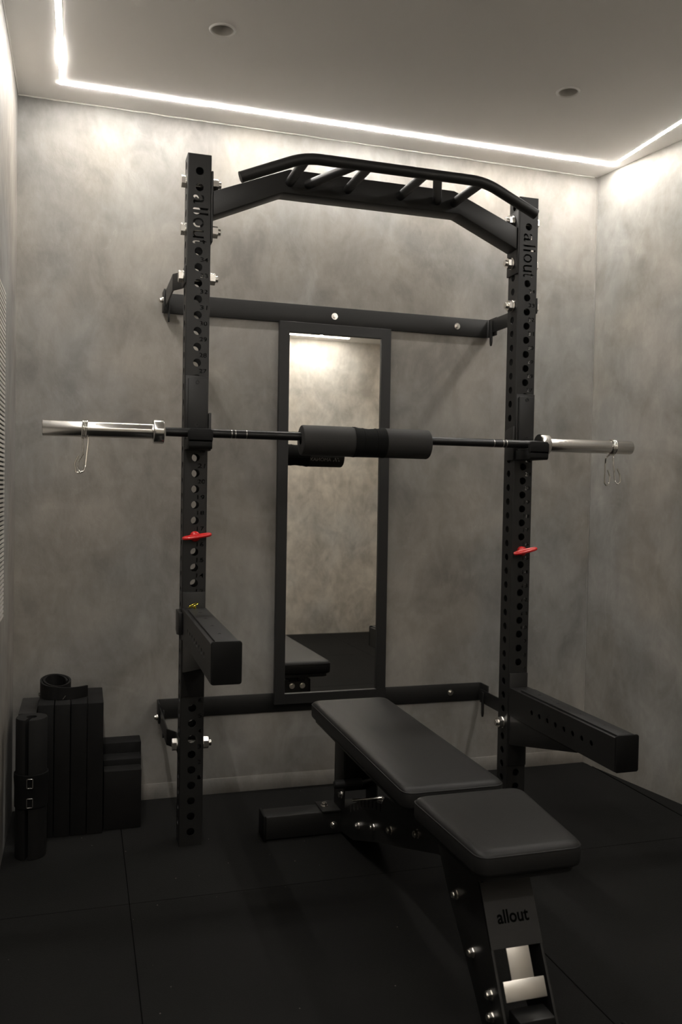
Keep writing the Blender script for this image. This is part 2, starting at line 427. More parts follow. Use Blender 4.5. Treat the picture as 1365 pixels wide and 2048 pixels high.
# ------------------------------------------------------------------ power rack
UW = 1.162           # centre distance of the uprights
z_of = lambda k: .0449+.05*(k+3)
RTOP = 2.198
def hole_plate(width, cells, hole_r, seg=24):
    """flat plate in XZ: cells = [(z0, z1, zc or None)], holes on the centre line; returns bmesh"""
    b = bmesh.new(); h = width/2
    def ring(z0, z1, zc):
        out = []
        for i in range(seg):
            a = 2*pi*i/seg; c, s_ = cos(a), sin(a)
            t = min(h/abs(c) if abs(c) > 1e-6 else 9, ((z1-zc) if s_ > 0 else (zc-z0))/abs(s_) if abs(s_) > 1e-6 else 9)
            out.append((t*c, zc+t*s_))
        return out
    # outline samples that the ring moves to a corner do not lie on the shared edge
    ex = [(.025*cos(2*pi*i/seg)/sin(2*pi*i/seg), i) for i in range(1, seg//2) if abs(.025*cos(2*pi*i/seg)/sin(2*pi*i/seg)) < h]
    o0 = ring(0, .05, .025); drop = set()
    for tx, tz in ((h, .05), (-h, .05)):
        k = min(range(seg), key=lambda i: (o0[i][0]-tx)**2+(o0[i][1]-tz)**2)
        if abs(o0[k][1]-.05) < 1e-9: drop.add(round(o0[k][0], 7))
    for z0, z1, zc in cells:
        if zc is None:
            xs = sorted({round(.025*cos(2*pi*i/seg)/abs(sin(2*pi*i/seg)), 7) for i in range(1, seg) if i != seg//2 and abs(.025*cos(2*pi*i/seg)/sin(2*pi*i/seg)) < h-.002})
            xs = [-h]+[x for x in xs if all(abs(abs(x)-abs(c)) > 1e-9 for c in drop)]+[h]
            b.faces.new([b.verts.new((x, 0, z0)) for x in xs]+[b.verts.new((x, 0, z1)) for x in reversed(xs)]); continue
        outer = ring(z0, z1, zc)
        # force exact corners
        for tx, tz in ((h, z1), (-h, z1), (-h, z0), (h, z0)):
            k = min(range(seg), key=lambda i: (outer[i][0]-tx)**2+(outer[i][1]-tz)**2); outer[k] = (tx, tz)
        O = [b.verts.new((x, 0, z)) for x, z in outer]
        I = [b.verts.new((hole_r*cos(2*pi*i/seg), 0, zc+hole_r*sin(2*pi*i/seg))) for i in range(seg)]
        for i in range(seg):
            j = (i+1) % seg; b.faces.new((O[i], O[j], I[j], I[i]))
    bmesh.ops.remove_doubles(b, verts=b.verts, dist=1e-5)
    return b
def plate_mesh(width, cells, r, t):
    b = hole_plate(width, cells, r)
    bmesh.ops.recalc_face_normals(b, faces=b.faces)
    for f in b.faces:
        if f.normal.y > 0: f.normal_flip()
    res = bmesh.ops.extrude_face_region(b, geom=list(b.faces))
    vs = [e for e in res['geom'] if isinstance(e, bmesh.types.BMVert)]
    # after region extrude the new faces move inwards; old faces stay as the outer skin is recreated below
    bmesh.ops.translate(b, vec=(0, t, 0), verts=vs)
    bmesh.ops.recalc_face_normals(b, faces=b.faces)
    me = bpy.data.meshes.new('p'); b.to_mesh(me); b.free(); return me
def closed_plate(width, cells, r, t):
    """two skins plus rims"""
    b = hole_plate(width, cells, r); faces = list(b.faces)
    bound = [e for e in b.edges if len(e.link_faces) == 1]
    vmap = {v: b.verts.new(v.co+Vector((0, t, 0))) for v in list(b.verts)}
    for f in faces: b.faces.new([vmap[v] for v in reversed(f.verts)])
    for e in bound:
        a, c = e.verts; b.faces.new((a, c, vmap[c], vmap[a]))
    bmesh.ops.recalc_face_normals(b, faces=b.faces)
    me = bpy.data.meshes.new('p'); b.to_mesh(me); b.free(); return me
def cells_for(ks, half=0.):
    cs = []; z = 0.
    lo = z_of(-3)+half-.025; cs.append((0, lo, None)); top = None
    for k in range(-3, 40):
        zc = z_of(k)+half
        if zc+.025 > RTOP: break
        cs.append((zc-.025, zc+.025, zc if k in ks else None)); top = zc+.025
    if RTOP-top > 1e-4: cs.append((top, RTOP, None))
    return cs
def lettering():
    """cutters for the word down the top of the upright and for the hole numbers"""
    mb = MB()
    # the word reads downwards: text x -> -Z, text y -> +X
    Lz0, Lz1 = 2.071, 1.9185
    sub = [('a', 0, .125, .70), ('l', .170, .048, 1), ('l', .272, .048, 1), ('o', .375, .150, .70), ('u', .57, .140, .70)]
    R = Matrix(((0, 1, 0, 0), (0, 0, 1, 0), (-1, 0, 0, 0), (0, 0, 0, 1)))
    LL = Lz0-Lz1
    def letter(ch, start, w, h):
        me = fit(text_mesh(ch, 1, .5), w, h)
        for v in me.vertices: v.co.z *= .02
        return me
    specs = [('a', .0, .185, .035), ('l', .262, .042, .048), ('l', .366, .042, .048), ('o', .470, .200, .035), ('u', .722, .165, .035), ('t', .915, .085, .046)]
    for ch, st, w, h in specs:
        me = letter(ch, st, w*LL, h)
        if ch in 'ao':   # stencil bridges
            br = MB().box(-.05, .05, -.05, .1, -.05, .05)
            m2 = bpy.data.meshes.new('b')
            bb = bmesh.new(); bmesh.ops.create_cube(bb, size=1)
            cx = w*LL*(.5 if ch == 'o' else .47)
            for v in bb.verts: v.co = Vector((cx+v.co.x*.0022, .02+v.co.y*.1, v.co.z*.2))
            if ch == 'a':
                for v in bb.verts: v.co.y = v.co.y*.5+.0
            bb.to_mesh(m2); bb.free(); br.bm.free()
            me = cut(me, m2)
        for v in me.vertices: v.co = Vector((v.co.x, v.co.y, v.co.z))
        mb.mesh(me, Matrix.Translation((-.0195, .0, Lz0-st*LL)) @ R)
    R2 = Matrix(((1, 0, 0, 0), (0, 0, -1, 0), (0, 1, 0, 0), (0, 0, 0, 1)))
    for k in range(1, 35):
        me = fit(text_mesh(str(k), 1, .5, .012), .0240 if k > 9 else .0108, .0135)
        for v in me.vertices: v.co.z *= .02
        x0 = .0063 if k > 9 else .0193
        mb.mesh(me, Matrix.Translation((x0, 0, z_of(k)-.025-.0075)) @ R2)
    me = bpy.data.meshes.new('cut'); bmesh.ops.recalc_face_normals(mb.bm, faces=mb.bm.faces); mb.bm.to_mesh(me); mb.bm.free(); return me
RK = thing('power_rack', (UW/2, 0, 0), 'tall black steel squat rack with numbered uprights bolted to the wall', 'squat rack')
def build_upright_mesh():
    t = .003; w = .069
    front = closed_plate(w, cells_for(set(range(-3, 40))-{35, 36, 37}), .0126, t)
    front = cut(front, lettering())
    back = closed_plate(w, cells_for(set(range(-3, 40))), .0126, t)
    side = closed_plate(w, cells_for(set(range(-3, 40)), .025), .0126, t)
    mb = MB()
    mb.mesh(front, Matrix.Translation((0, 0, 0)))
    mb.mesh(back, Matrix.Translation((0, .072, 0)))
    Rz = Matrix.Rotation(pi/2, 4, 'Z')
    mb.mesh(side, Matrix.Translation((.0375, .0375, 0)) @ Rz)
    mb.mesh(side, Matrix.Translation((-.0345, .0375, 0)) @ Rz)
    for sx in (-1, 1):       # rounded corners of the tube
        for yy, sy_ in ((.003, -1), (.072, 1)):
            poly = [(sx*.0345, yy)]
            for i in range(7):
                a = pi/2*i/6; poly.append((sx*(.0345+.003*cos(a)), yy+sy_*.003*sin(a)))
            mb.prism(poly, 2, 0, RTOP)
    mb.box(-.0343, .0343, .0032, .0718, RTOP-.003, RTOP, 0)       # cap
    return mb
mb = build_upright_mesh()
up = mb.build('upright', 'powder', RK, smooth=30)
up2 = up.copy(); COL.objects.link(up2); up2.location = (UW, 0, 0)
# crossmember
def offset_beam():
    xs = [.0435, .281, UW-.281, UW-.0435]; zc = [2.05, 2.149, 2.149, 2.05]; hh = .039
    poly = [(xs[0], zc[0]-hh), (xs[1]-.012, zc[1]-hh), (xs[2]+.012, zc[2]-hh), (xs[3], zc[3]-hh),
            (xs[3], zc[3]+hh), (xs[2]-.008, zc[2]+hh), (xs[1]+.008, zc[1]+hh), (xs[0], zc[0]+hh)]
    return MB().prism(poly, 1, 0.001, .074, .004)
cmb = offset_beam().build('crossmember', 'powder', RK)
for sx in (.0375, UW-.0375-.006):
    MB().box(sx, sx+.006, -.002, .077, 1.928, 2.150, .002).build('flange_plate', 'powder', cmb)
# multi-grip pull-up bar in front of the crossmember
GY, GZ = -.222, 2.143
gb = MB().tube([(.092, GY+.012, GZ-.078), (.284, GY, GZ), (UW-.284, GY, GZ), (UW-.092, GY+.012, GZ-.078)], .0165, 20, fil=.05, nf=8).build('pull_up_bar', 'powder', RK)
for a, e in ((.291, .291), (.352, .446), (.488, .488), (UW-.488, UW-.488), (UW-.352, UW-.446), (UW-.291, UW-.291)):
    MB().tube([(a, .004, 2.146), (e, GY+.004, GZ)], .0150, 18).build('grip', 'powder', gb)
# big hex bolts
def hexbolt(mb, x, d, y, z, af=.034, h=.013):
    mb.cyl((x, y, z), (x+d*.003, y, z), af*.60, 28)
    mb.cyl((x+d*.003, y, z), (x+d*(.003+h), y, z), af/2/cos(pi/6), 6, bev=0)
def rack_bolt(xh, dh, xn, y, z):
    """head at xh pointing dh, nut at xn on the other side"""
    mb = MB(); hexbolt(mb, xh, dh, y, z); mb.cyl((xh, y, z), (xn-dh*.030, y, z), .0108, 20, bev=.0012)
    o = mb.build('bolt', 'zinc', RK)
    nb = MB(); hexbolt(nb, xn, -dh, y, z, h=.017); nb.build('nut', 'zinc', o)
for z in (2.12, 1.97):
    rack_bolt(-.0375, -1, .0435, .0375, z); rack_bolt(UW+.0375, 1, UW-.0435, .0375, z)
for z in (1.82, .32):
    rack_bolt(-.0425, -1, .0375, .0375, z); rack_bolt(UW+.0425, 1, UW-.0375, .0375, z)
# wall rails with bent ends
RX0, RX1 = -.074, UW+.074
def rail(z0, z1, bolts, name='wall_rail'):
    t = .006; y1 = D-.0005; y0 = y1-t
    poly = [(RX0, y1-.075), (RX0, y1-.006), (RX0+.006, y1), (RX1-.006, y1), (RX1, y1-.006), (RX1, y1-.075), (RX1-t, y1-.075), (RX1-t, y0-.004), (RX1-t-.004, y0), (RX0+t+.004, y0), (RX0+t, y0-.004), (RX0+t, y1-.075)]
    o = MB().prism(poly, 2, z0, z1, .0012).build(name, 'powder', RK, smooth=30)
    for x in bolts:
        zc = (z0+z1)/2+.001; mb = MB(); mb.cyl((x, y0, zc), (x, y0-.002, zc), .0125, 24); mb.cyl((x, y0-.002, zc), (x, y0-.009, zc), .0078, 6); mb.cyl((x, y0-.009, zc), (x, y0-.011, zc), .0055, 16)
        mb.build('wall_bolt', 'zinc', o)
    return o
r1 = rail(1.780, 1.852, (.066, .578, 1.092)); r2 = rail(.298, .370, (.066, .580, 1.098))
def arm(side, z, rl, lower):
    """folded steel link between rail end and upright"""
    X = (lambda x: x) if side < 0 else (lambda x: UW-x)
    a, t = -.067, .005
    pl = [(-.0375, 0.0), (-.0375, .085), (a+.004, .128), (a+.004, .425), (a-.001, .425), (a-.001, .126), (-.0425, .083), (-.0425, 0.)]
    pl = [(X(x), y) for x, y in pl]
    o = MB().prism(pl, 2, z-.027, z+.027, .001).build('wall_bracket', 'powder', RK, smooth=30)
    # hinge bolt through the rail end and the hanging latch tongue
    mb = MB(); xo = X(RX0); d = -1 if side < 0 else 1
    mb.cyl((xo, .395, z-.004), (xo+d*.006, .395, z-.004), .0125, 20); mb.lathe([(.006, .0095), (.012, .0085), (.015, .004), (.0155, 0)], (xo, .395, z-.004), (d, 0, 0), 20)
    mb.build('hinge_bolt', 'zinc', o)
    l = MB(); xi = X(a+.010); l.prism([(.385, z+.020), (.402, z+.020), (.402, z-.066), (.397, z-.080), (.390, z-.080), (.385, z-.066)], 0, min(xi, xi+.004), max(xi, xi+.004)+.002, .001)
    l.build('latch_tongue', 'powder', o)
for z in (1.82, .32):
    arm(-1, z, None, z < 1); arm(1, z, None, z < 1)

# ------------------------------------------------------------------ J-cups
def j_cup(cx, inner, label):
    """inner = +1 when the guard plate wraps the +x side"""
    r = thing('j_cup', (cx, 0, 1.27), label, 'barbell holder', 'bar holders on the rack')
    S = lambda a, b: (cx+min(a*inner, b*inner), cx+max(a*inner, b*inner))
    MB().box(cx-.036, cx+.036, -.0065, -.0002, 1.268, 1.503, .0015).build('back_plate', 'powder', r)
    st = MB().box(cx-.0285, cx+.0285, -.0175, -.0065, 1.322, 1.493, .002).build('wear_strip', 'plastic', r)
    for z in (1.482, 1.347):
        MB().lathe([(0, .0068), (.0012, .0068), (.0012, .0035), (-.0006, .003), (-.0006, 0)], (cx, -.0175, z), (0, -1, 0), 20).build('screw', 'powder_dark', st)
    x0, x1 = S(.0378, .0465)
    MB().prism([(-.0065, 1.268), (.055, 1.268), (.055, 1.368), (.045, 1.378), (-.0065, 1.388)], 0, x0, x1, .0015).build('guard_plate', 'powder', r)
    MB().prism([(-.0065, 1.268), (-.108, 1.268), (-.112, 1.276), (-.112, 1.298), (-.102, 1.302), (-.0065, 1.302)], 0, cx-.036, cx+.036, .0025).build('shelf', 'cap', r)
    MB().box(cx-.034, cx+.034, -.098, -.0175, 1.302, 1.3068, .0015).build('shelf_liner', 'plastic', r)
    MB().prism([(cx-.036, 1.288), (cx+.036, 1.288), (cx+.038, 1.300), (cx+.038, 1.322), (cx+.031, 1.330), (cx-.031, 1.330), (cx-.038, 1.322), (cx-.038, 1.300)], 1, -.112, -.099, .0025).build('lip', 'cap', r)
j_cup(0, 1, 'black bar holder on the upright beside the slabs, under the barbell')
j_cup(UW, -1, 'black bar holder on the upright nearer the bare side wall, under the barbell')

# ------------------------------------------------------------------ barbell, pad, clips
BY, BZ = -.058, 1.3210
SLOPE = .0022
bz = lambda x: BZ+SLOPE*(x-.58)
BB = thing('barbell', (.58, BY, BZ), 'long steel barbell with bright sleeves and black shaft resting across the rack', 'barbell')
pt = lambda x: (x, BY, bz(x))
sh = MB().cyl(pt(-.10), pt(1.19), .0140, 28).build('shaft', 'shaft', BB)
for x in (.103, .115, .150, 1.012, 1.047, 1.06):
    MB().cyl(pt(x-.0012), pt(x+.0012), .01425, 28).build('ring_mark', 'ring_mark', sh)
for x0, x1, c0, c1 in ((-.458, -.118, -.139, -.106), (1.215, 1.566, 1.188, 1.222)):
    o = MB().cyl(pt(x0), pt(x1), .0240, 48, bev=.0025).build('sleeve', 'steel', BB)
    MB().cyl(pt(c0), pt(c1), .0375, 56, bev=.003).build('collar', 'steel', o)
PD = thing('bar_pad', (.548, BY, 1.261), 'dark grey foam bar pad with black centre band around the barbell', 'bar pad')
PZ = 1.3085
def pad():
    R = .0490; x0, x1 = .327, .769
    ax = (0, BY, PZ)
    prof = [(x0, .0145), (x0, R-.006), (x0+.002, R-.002), (x0+.006, R), (.498, R), (.506, R-.003), (.520, R-.008), (.592, R-.008), (.604, R-.003), (.612, R), (x1-.006, R), (x1-.002, R-.002), (x1, R-.006), (x1, .0145)]
    mb = MB().lathe(prof, ax, (1, 0, 0), 56)
    f = mb.build('foam', 'foam', PD)
    mb = MB().lathe([(.501, R+.0008), (.507, R+.001), (.520, R-.002), (.555, R-.0045), (.590, R-.002), (.604, R+.001), (.611, R+.0008)], ax, (1, 0, 0), 56)
    mb.lathe([(.533, R-.0022), (.534, R-.0020), (.536, R-.0020), (.537, R-.0024)], ax, (1, 0, 0), 56)
    mb.lathe([(.577, R-.0024), (.578, R-.0017), (.580, R-.0017), (.581, R-.0020)], ax, (1, 0, 0), 56)
    mb.build('centre_band', 'elastic', PD)
    # printing on the rear of the pad (read from behind, hence mirrored in the mirror)
    def wrap(me, u0, m):
        for v in me.vertices:
            x = u0-v.co.x; th = (v.co.y-.012)/R-.30      # angle above horizontal on the +y side
            v.co = Vector((x, BY+(R+.0006)*cos(th), PZ+(R+.0006)*sin(th)))
        return me
    mb = MB()
    mb.mesh(wrap(fit(text_mesh('AMONAX', 1, 0), .098, .0155), .706, 0))
    b = bmesh.new()
    for poly in ([(0, 0), (.0045, 0), (.0135, .0165), (.009, .0165)], [(.0125, 0), (.017, 0), (.0235, .012), (.0205, .0165)], [(.0185, .0165), (.0225, .0165), (.032, 0), (.0275, 0)]):
        b.faces.new([b.verts.new((x, y, 0)) for x, y in poly])
    me = bpy.data.meshes.new('lg'); b.to_mesh(me); b.free()
    mb.mesh(wrap(me, .746, 0))
    mb.build('print', 'print', f, smooth=0)
pad()
def clip(cx, legs, label):
    r = tag(bpy.data.objects.new('spring_clip', None), label, 'barbell clip', 'spring clips on the barbell'); COL.objects.link(r); r.location = (cx, BY, 1.19); r.empty_display_size = .05
    n = 3; R = .0268; pts = []
    for i in range(n*20+1):
        a = -pi/2+2*pi*i/20; pts.append((cx-.0075*1.2+.0058*i/20*1.0, BY-R*cos(a), bz(cx)+R*sin(a)))
    MB().tube(pts, .0028, 10).build('coil', 'chrome', r)
    for i, L_ in enumerate(legs):
        st = pts[0] if i == 0 else pts[-1]
        MB().tube([st]+L_, .0026, 10, fil=.0045).build('leg', 'chrome', r)
clip(-.337, [[(-.3436, BY, 1.2878), (-.3411, -.0515, 1.196), (-.3515, -.045, 1.186), (-.3631, -.045, 1.190), (-.3665, -.045, 1.2164), (-.3552, -.045, 1.2408)],
             [(-.3281, BY, 1.2828), (-.3359, -.0665, 1.2047), (-.341, -.075, 1.1913), (-.3514, -.075, 1.1889), (-.3567, -.075, 1.1996), (-.3549, -.075, 1.2214), (-.3431, -.075, 1.2434)]],
     'chrome spring clip hanging from the sleeve end by the slatted vent')
clip(1.488, [[(1.4622, BY, 1.2843), (1.4656, -.0515, 1.2661), (1.4685, -.045, 1.1933), (1.4772, -.045, 1.1835), (1.4877, -.045, 1.1924), (1.4908, -.045, 1.2177), (1.4808, -.045, 1.2414)],
             [(1.4927, BY, 1.2878), (1.4972, -.0665, 1.2018), (1.5024, -.075, 1.1893), (1.5136, -.075, 1.1968), (1.512, -.075, 1.2232), (1.4998, -.075, 1.246)]],
     'chrome spring clip hanging from the sleeve end by the bare side wall')

# ------------------------------------------------------------------ red pins
def red_pin(cx, k, label, tilt):
    z = z_of(k)
    r = thing('lock_pin', (cx, 0, z), label, 'pin', 'red pins in the uprights')
    MB().cyl((cx, -.001, z), (cx, .055, z), .0118, 20, bev=.002).build('shank', 'zinc', r)
    MB().lathe([(0, .0165), (.010, .0165), (.014, .0158), (.0175, .0125), (.019, .007), (.0192, 0)], (cx, -.0005, z), (0, -1, 0), 32).build('knob', 'red', r)
    mb = MB(); n = 40; pts = []
    for i in range(n):
        a = 2*pi*i/n; c, s_ = cos(a), sin(a)
        pts.append((.042*math.copysign(abs(c)**.8, c), .0085*math.copysign(abs(s_)**.8, s_), 0))
    mb.tube(pts, .0052, 12, closed=True); mb.box(-.030, .030, -.007, .007, -.0035, .0035, .002)
    T4 = Matrix.Translation((cx+.004, -.025, z+.001)) @ Matrix.Rotation(-tilt, 4, 'Y') @ Matrix.Rotation(radians(14), 4, 'X')
    mb.build('handle', 'red', r, M4=T4)
red_pin(0, 16, 'red handled pin in the upright beside the slabs, below the barbell', radians(9))
red_pin(UW, 15, 'red handled pin in the upright nearer the bare side wall', radians(12))

# ------------------------------------------------------------------ spotter arms
def spotter(cx, ztop, outer, length, label, yaw=0., ring=False):
    r = thing('spotter_arm', (cx, 0, ztop-.1), label, 'spotter arm', 'spotter arms on the rack')
    zb = ztop-.100; yf = -.0065
    MB().box(cx-.036, cx+.036, yf, -.0002, zb-.185, ztop+.050, .002).build('mount_plate', 'powder', r)
    R4 = Matrix.Translation((cx, 0, 0)) @ Matrix.Rotation(yaw, 4, 'Z') @ Matrix.Translation((-cx, 0, 0))
    # box arm with a row of holes down each side
    n = 8; t = .003; hr = .0085; L0, L1 = yf-.002, -length
    def web(x):
        b = bmesh.new(); cs = []; z0 = .155; st = .0505
        cells = [(0, .133, None)]+[(.133+i*st-.0, .133+(i+1)*st, .133+(i+.5)*st) for i in range(n)]+[(.133+n*st, length+L0, None)]
        me = closed_plate(.098, cells, hr, t)
        # plate XZ -> arm side: plate z along -y, plate x along z
        R = Matrix(((0, 1, 0, 0), (0, 0, -1, 0), (1, 0, 0, 0), (0, 0, 0, 1)))
        return me, Matrix.Translation((x, L0, zb+.05)) @ R
    mb = MB()
    for x in (cx-.0375, cx+.0345): mb.mesh(*web(x))
    mb.box(cx-.0373, cx+.0373, L1+.001, L0, ztop-.004, ztop-.0005, .001); mb.box(cx-.0373, cx+.0373, L1+.001, L0, zb+.0005, zb+.004, .001)
    mb.build('arm_tube', 'powder', r, M4=R4)
    st = MB().box(cx-.0265, cx+.0290, L1+.006, -.070, ztop-.0005, ztop+.0055, .0015)
    stp = st.build('wear_strip', 'plastic', r, M4=R4)
    for y in (-.15, -.27, -.40, -.53):
        MB().lathe([(0, .0062), (.0008, .0062), (.0008, .0032), (0, .003), (0, 0)], (cx+.001, y, ztop+.0052), (0, 0, 1), 18).build('screw', 'powder', stp, M4=R4)
    
    def rrect(x0, x1, z0, z1, q):
        out = []
        for cx_, cz_, a0 in ((x1-q, z0+q, -90), (x1-q, z1-q, 0), (x0+q, z1-q, 90), (x0+q, z0+q, 180)):
            out += [(cx_+q*cos(radians(a0+18*i)), cz_+q*sin(radians(a0+18*i))) for i in range(6)]
        return out
    MB().prism(rrect(cx-.0385, cx+.0385, zb-.001, ztop+.0065, .007), 1, L1-.005, L1+.001, .0012).build('end_cap', 'cap', r, M4=R4)
    mb = MB()
    for x in (cx-.034, cx+.028):
        mb.prism([(yf, zb), (yf, zb-.104), (-.018, zb-.104), (-.440, zb-.004), (-.440, zb)], 0, x, x+.006, .0008)
    mb.build('gusset', 'powder', r)
    a, b_ = sorted((cx+outer*.0378, cx+outer*.0500))
    MB().prism([(-.030, zb+.018), (.030, zb+.010), (.058, zb+.022), (.058, zb+.088), (-.030, zb+.088)], 0, a, b_, .0015).build('side_guard', 'powder', r)
    if ring:
        mb = MB(); pts = []; n = 28
        for i in range(n):
            q = 2*pi*i/n; pts.append((.0165*cos(q), .0165*sin(q), 0))
        mb.tube(pts, .0018, 10, closed=True)
        o = mb.build('pull_ring', 'brass', r, M4=Matrix.Translation((cx-.006, -.040, ztop+.012)) @ Matrix.Rotation(radians(-24), 4, 'Y'))
        MB().cyl((cx-.002, -.046, ztop-.001), (cx-.002, -.046, ztop+.011), .0042, 16, bev=.001).build('ring_post', 'brass', r)
spotter(0, .768, -1, .648, 'black spotter arm with a yellow ring pin, on the upright beside the slabs', ring=True)
spotter(UW, .456, 1, .640, 'lower black spotter arm on the upright nearer the bare side wall')

# ------------------------------------------------------------------ mirror
def mirror():
    r = thing('wall_mirror', (.5815, .42, .334), 'tall narrow mirror in a black frame leaning on the two wall rails', 'mirror')
    w, h = .447, 1.447; fw = .0395; d = .020
    T4 = Matrix.Translation((.5815, .4205, 1.0575)) @ Matrix.Rotation(-.0098, 4, 'X') @ Matrix.Rotation(.010, 4, 'Z')
    b = bmesh.new()
    def ring(x, z, y): return [b.verts.new(p) for p in ((-x, y, -z), (x, y, -z), (x, y, z), (-x, y, z))]
    W2, H2 = w/2, h/2
    rs = [ring(W2, H2, d/2), ring(W2, H2, -d/2+.001), ring(W2-.001, H2-.001, -d/2), ring(W2-fw+.001, H2-fw+.001, -d/2), ring(W2-fw, H2-fw, -d/2+.001), ring(W2-fw, H2-fw, d/2)]
    for A, B in zip(rs, rs[1:]+rs[:1]):
        for i in range(4): b.faces.new((A[i], A[(i+1) % 4], B[(i+1) % 4], B[i]))
    bmesh.ops.recalc_face_normals(b, faces=b.faces)
    mb = MB(); mb._merge(b); mb.build('frame', 'frame', r, smooth=0, M4=T4)
    MB().box(-W2+fw-.0005, W2-fw+.0005, -.001, .004, -H2+fw-.0005, H2-fw+.0005).build('mirror_glass', 'mirror', r, smooth=0, M4=T4)
mirror()

# ------------------------------------------------------------------ bench
def bench():
    r = thing('weight_bench', (.55, -.5, 0), 'black padded adjustable bench set flat between the rack uprights', 'bench')
    def cushion(name, poly, z0, z1):
        n = len(poly)
        # rounded outline
        def outline(off):
            out = []
            cxm = sum(p[0] for p in poly)/n; cym = sum(p[1] for p in poly)/n
            P_ = [Vector(p) for p in poly]
            for i in range(n):
                a, c, e = P_[i-1], P_[i], P_[(i+1) % n]; u = (a-c).normalized(); v = (e-c).normalized()
                k = .030
                bis = (u+v).normalized(); c2 = c+bis*off*1.414
                for j in range(7):
                    t = j/6; A, B = c2+u*k, c2+v*k; out.append((1-t)**2*A+2*t*(1-t)*c2+t*t*B)
            return out
        prof = [(0.010, z0), (.002, z0+.004), (0, z0+.010), (0, z1-.016), (.0015, z1-.010), (.005, z1-.0045), (.011, z1-.0012), (.020, z1), (.050, z1+.0015)]
        b = bmesh.new(); rings = []
        for off, z in prof: rings.append([b.verts.new((p.x, p.y, z)) for p in outline(off)])
        for A, B in zip(rings, rings[1:]):
            m = len(A)
            for i in range(m): b.faces.new((A[i], A[(i+1) % m], B[(i+1) % m], B[i]))
        b.faces.new(rings[0][::-1]); b.faces.new(rings[-1]); bmesh.ops.recalc_face_normals(b, faces=b.faces)
        mb = MB(); mb._merge(b); o = mb.build(name, 'leather', r, smooth=50)
        MB().tube([(p.x, p.y, z1-.0115) for p in outline(.0008)], .0016, 8, closed=True).build('piping', 'vinyl_side', o)
        MB().prism([(p.x, p.y) for p in outline(.012)], 2, z0-.012, z0+.001).build('pad_board', 'powder_dark', o)
        return o
    cushion('backrest_pad', [(.412, .085), (.690, .085), (.685, -.815), (.411, -.815)], .372, .428)
    cushion('seat_pad', [(.410, -.860), (.700, -.860), (.664, -1.200), (.421, -1.200)], .377, .431)
    PW = 'powder'; PD_ = 'powder_dark'
    # rear foot
    ft = MB().box(.240, .860, -.030, .047, .004, .080, .004).build('rear_foot', PW, r)
    for x0, x1 in ((.232, .242), (.858, .868)): MB().box(x0, x1, -.032, .049, 0, .083, .003).build('foot_cap', 'cap', ft)
    pl = MB().box(.428, .672, -.040, .052, .080, .086, .001).build('foot_plate', PW, r)
    for x in (.447, .652):
        mb = MB(); mb.cyl((x, .006, .086), (x, .006, .0885), .0125, 24); mb.cyl((x, .006, .0885), (x, .006, .096), .0095, 6); mb.cyl((x, .006, .096), (x, .006, .099), .006, 16)
        mb.build('bolt', 'zinc', pl)
    mb = MB(); mb.cyl((.470, -.030, .034), (.470, -.032, .034), .0125, 24); mb.lathe([(.002, .0095), (.007, .0085), (.010, .005), (.0102, 0)], (.470, -.030, .034), (0, -1, 0), 24)
    mb.build('bolt', 'zinc', ft)
    # main frame: pair of ladder plates and the spine between them
    up_edge = [(-.045, .086), (-.10, .116)]
    teeth = []
    y, z = -.125, .128
    n = 9
    for i in range(n):
        t = i/(n-1); yc = -.14-.28*t; zc = .135+.105*t+.012*sin(pi*t)
        teeth += [(yc+.010, zc), (yc+.004, zc-.019), (yc-.005, zc-.021), (yc-.007, zc+.006)]
    poly = [(-.020, .082)]+up_edge+teeth+[(-.455, .275), (-.56, .290), (-.70, .310), (-.86, .345), (-.93, .335), (-.95, .300), (-.83, .268), (-.564, .176), (-.40, .122), (-.17, .036), (-.02, .010)]
    sp = MB().prism([(.0, .010), (.0, .070), (-.25, .130), (-.80, .315), (-.90, .33), (-.93, .30), (-.80, .265), (-.25, .075)], 0, .522, .588, .004).build('spine', PD_, r)
    for x in (.494, .600):
        o = MB().prism(poly, 0, x, x+.006).build('ladder_plate', PW, r, smooth=0)
        if x < .55:
            bolts = [(-.228, .104), (-.367, .154), (-.513, .203), (-.709, .270)]
            for y, z in bolts:
                mb = MB(); mb.cyl((x, y, z), (x-.0025, y, z), .0120, 24); mb.cyl((x-.0025, y, z), (x-.012, y, z), .0100, 6); mb.cyl((x-.012, y, z), (x-.015, y, z), .006, 16)
                mb.build('bolt', 'zinc', o)
    # upright support with handle, adjusting rod
    po = MB(); po.box(.490, .496, -.070, .036, .086, .345, .001); po.box(.604, .610, -.070, .036, .086, .345, .001); po.box(.490, .610, .030, .036, .120, .345, .001)
    post = po.build('support_post', PW, r)
    for x in (.528, .574):
        mb = MB(); mb.cyl((x, .036, .318), (x, .0385, .318), .012, 24); mb.cyl((x, .0385, .318), (x, .046, .318), .0095, 6); mb.build('bolt', 'zinc', post)
    MB().cyl((.448, -.100, .194), (.545, -.100, .194), .0140, 24, bev=.006).build('handle_grip', 'grip', r)
    MB().cyl((.540, -.100, .194), (.604, -.075, .194), .008, 16).build('handle_bar', PD_, r)
    MB().cyl((.500, -.135, .150), (.600, -.135, .150), .0045, 16).build('adjusting_rod', 'zinc', r)
    mb = MB(); mb.cyl((.490, -.055, .142), (.4875, -.055, .142), .012, 24); mb.cyl((.4875, -.055, .142), (.479, -.055, .142), .0095, 6); mb.build('bolt', 'zinc', post)
    # rails under the pads
    MB().box(.512, .548, -.80, .040, .336, .361, .003).build('pad_rail', PD_, r); MB().box(.552, .588, -.80, .040, .336, .361, .003).build('pad_rail', PD_, r)
    MB().box(.505, .595, -1.12, -.87, .335, .366, .003).build('seat_rail', PD_, r)
